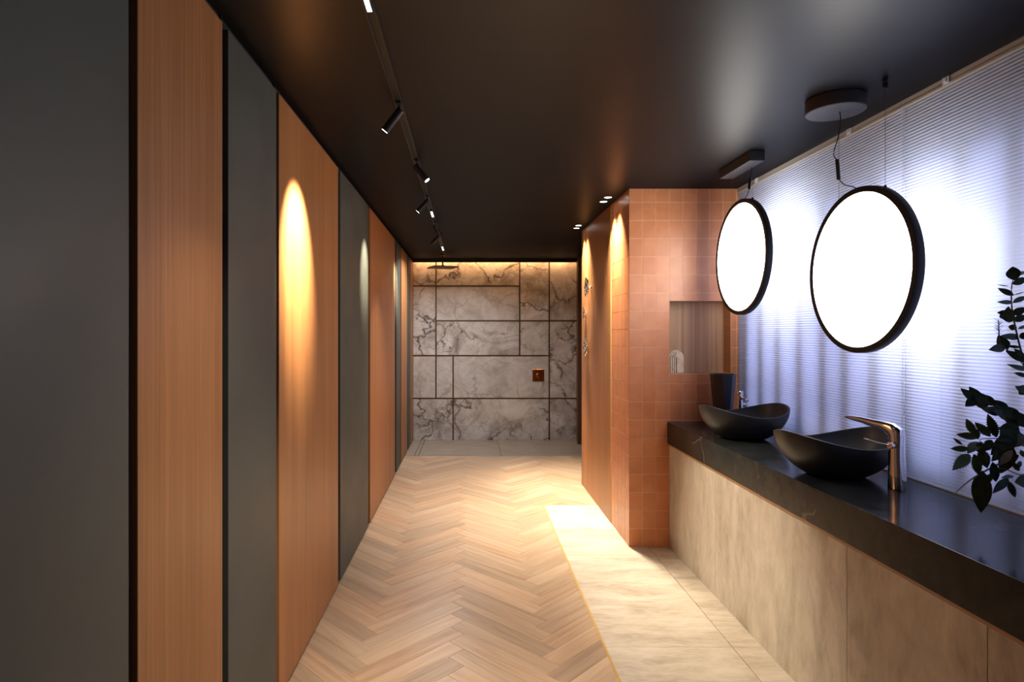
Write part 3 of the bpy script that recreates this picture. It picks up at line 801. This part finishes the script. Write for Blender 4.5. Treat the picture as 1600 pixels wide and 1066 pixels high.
def leaf(t, p0, p1, wpx, Y, mat='leaf', serr=0, name='leaf'):
    Ya = Y+LR.uniform(-.02,.02); Yb = Y+LR.uniform(-.035,.035)
    a = P(*p0, Ya); b = P(*p1, Yb); dv = b-a; L = dv.length
    if L < 1e-4: return
    w = wpx*Y/F; yv = dv.normalized()
    view = (a-Vector((0,0,HC))).normalized()
    zv = (-view + Vector((LR.uniform(-.25,.25), 0, LR.uniform(-.25,.25)))); zv = (zv-yv*zv.dot(yv)).normalized(); xv = yv.cross(zv)
    mt = Matrix((xv, yv, zv)).transposed().to_4x4(); mt.translation = a-t.location
    me = leaf_mesh(L, w, serr).mesh(name, mat, False)
    for p in me.polygons: p.use_smooth = True
    put(name, me, t, mtx=mt)
def Z4(x, y): return (1460+x/4.843, 400+y/4.843)
def Z5(x, y): return (1460+x/4.843, 600+y/4.843)
def branch(label, cat, pts, Y, name, r0=.004, r1=.0012):
    t = thing(name, label, cat, tuple(MOUTH))
    w = [MOUTH-Vector((0,0,.08)), MOUTH] + [P(*p, Y) for p in pts]
    MB().tube([rel(t,q) for q in smooth_pts(w, 5)], r0, 6, r1).build('stem', 'stem', t, smooth=True)
    return t
YE = 1.93
eu = branch('tall eucalyptus branch with paired rounded dark leaves against the blind', 'plant', [Z4(760,1000), Z4(665,750), Z4(600,480), Z4(583,340), Z4(585,230), Z4(600,170)], YE, 'eucalyptus_branch')
for a, b, w in [((605,185),(592,80),100),((640,138),(700,122),34),((590,215),(700,165),62),((562,228),(470,217),10),((602,300),(478,243),48),((600,295),(700,268),9),
                ((592,352),(470,348),38),((590,356),(700,306),46),((575,432),(472,430),46),((565,505),(560,380),88),((585,445),(700,390),66),((598,495),(700,450),60),
                ((540,480),(500,440),50),((625,545),(558,535),52),((630,552),(700,528),28),((640,618),(495,604),58),((640,612),(720,600),62),((660,692),(538,680),26),
                ((720,800),(535,715),70),((710,865),(545,818),44),((710,915),(600,884),40),((720,1020),(608,985),70),((680,760),(600,700),40),((720,980),(640,1050),80)]:
    leaf(eu, Z4(*a), Z4(*b), w/4.843, YE)
sp = branch('short stem carrying two rounded leaves and a fuzzy needle tuft', 'plant', [Z4(720,900), Z4(640,770), Z4(560,720), Z4(500,660), Z4(488,600)], YE+.03, 'round_leaf_sprig', .003)
leaf(sp, Z4(535,690), Z4(408,712), 74/4.843, YE+.02); leaf(sp, Z4(545,700), Z4(480,600), 84/4.843, YE+.03); leaf(sp, Z4(560,640), Z4(548,720), 34/4.843, YE+.03)
ndl = MB()
for i in range(46):
    t_ = i/46; bp = P(*Z4(492-8*t_, 600-110*t_), YE+.03); a = LR.uniform(0, 6.28)
    tip = bp+Vector((math.cos(a)*.016, math.sin(a)*.010, .006+.010*LR.random())); ndl.tube([rel(sp,bp), rel(sp,tip)], .0006, 3, .0002)
ndl.tube([rel(sp,P(*Z4(490,610),YE+.03)), rel(sp,P(*Z4(484,490),YE+.03))], .0018, 5, .001)
ndl.build('needles', 'leaf', sp, kind='stuff')
fb = branch('thick dark branch of overlapping leaves reaching sideways towards the tap', 'plant', [Z5(700,300), Z5(600,240), Z5(450,160), Z5(330,110), Z5(260,80)], YE-.03, 'leafy_branch')
for a, b, w in [((330,125),(196,32),74),((320,110),(232,172),80),((350,120),(262,18),74),((400,150),(300,60),84),((420,150),(300,150),84),((460,165),(340,80),80),((500,220),(355,190),80),
                ((560,220),(430,120),92),((560,260),(440,200),90),((640,260),(500,165),96),((650,320),(520,230),90),((700,300),(600,200),90),((640,340),(480,340),110),
                ((620,300),(500,420),120),((650,360),(470,430),120),((620,380),(425,540),130),((700,330),(630,240),70),((700,420),(520,400),100),((600,430),(430,590),100)]:
    leaf(fb, Z5(*a), Z5(*b), w/4.843, YE-.03)
for a, b, w in [((590,500),(490,620),62),((700,400),(610,480),60)]:
    leaf(fb, Z5(*a), Z5(*b), w/4.843, YE-.06, 'leaf_pale')
sb_ = branch('branch with olive-green toothed leaves above the worktop edge', 'plant', [Z5(760,520), Z5(600,430), Z5(440,412), Z5(340,420)], YE, 'toothed_leaf_branch', .003)
for a, b, w in [((335,405),(165,382),64),((305,380),(240,262),66),((425,400),(305,290),72),((470,405),(402,225),76),((265,490),(120,490),54),((268,535),(135,655),92),
                ((340,440),(250,530),86),((300,530),(335,690),74),((350,490),(400,640),90),((435,425),(375,510),76),((212,462),(142,408),26),((330,420),(300,330),60),((360,440),(330,520),70)]:
    leaf(sb_, Z5(*a), Z5(*b), w/4.843, YE, 'leaf_olive', 1)
MB().tube([rel(sb_,P(*Z5(345,430),YE)), rel(sb_,P(*Z5(380,520),YE)), rel(sb_,P(*Z5(405,600),YE))], .0016, 5).build('twig', 'stem', sb_)
db = branch('drooping branch with one long pointed leaf hanging over the worktop', 'plant', [Z5(800,640), Z5(660,690), Z5(520,640), Z5(400,650)], YE-.05, 'drooping_branch', .003)
leaf(db, Z5(365,655), Z5(352,978), 140/4.843, YE-.05)
for a, b, w in [((440,590),(465,745),70),((560,715),(438,832),64),((560,735),(612,862),54),((600,700),(500,715),36),((720,745),(605,745),120),((640,660),(590,585),40),((655,585),(620,650),34),
                ((600,480),(500,680),110),((560,560),(640,540),70),((430,680),(395,760),50),((690,560),(650,500),40)]:
    leaf(db, Z5(*a), Z5(*b), w/4.843, YE-.05, 'leaf', 1 if w < 60 else 0)
MB().tube([rel(db,q) for q in smooth_pts([P(*Z5(480,610),YE-.05), P(*Z5(330,690),YE-.05), P(*Z5(230,760),YE-.05), P(*Z5(160,825),YE-.05)])], .0032, 6, .0012).build('twig', 'leaf_pale', db)
print('planks', npl)
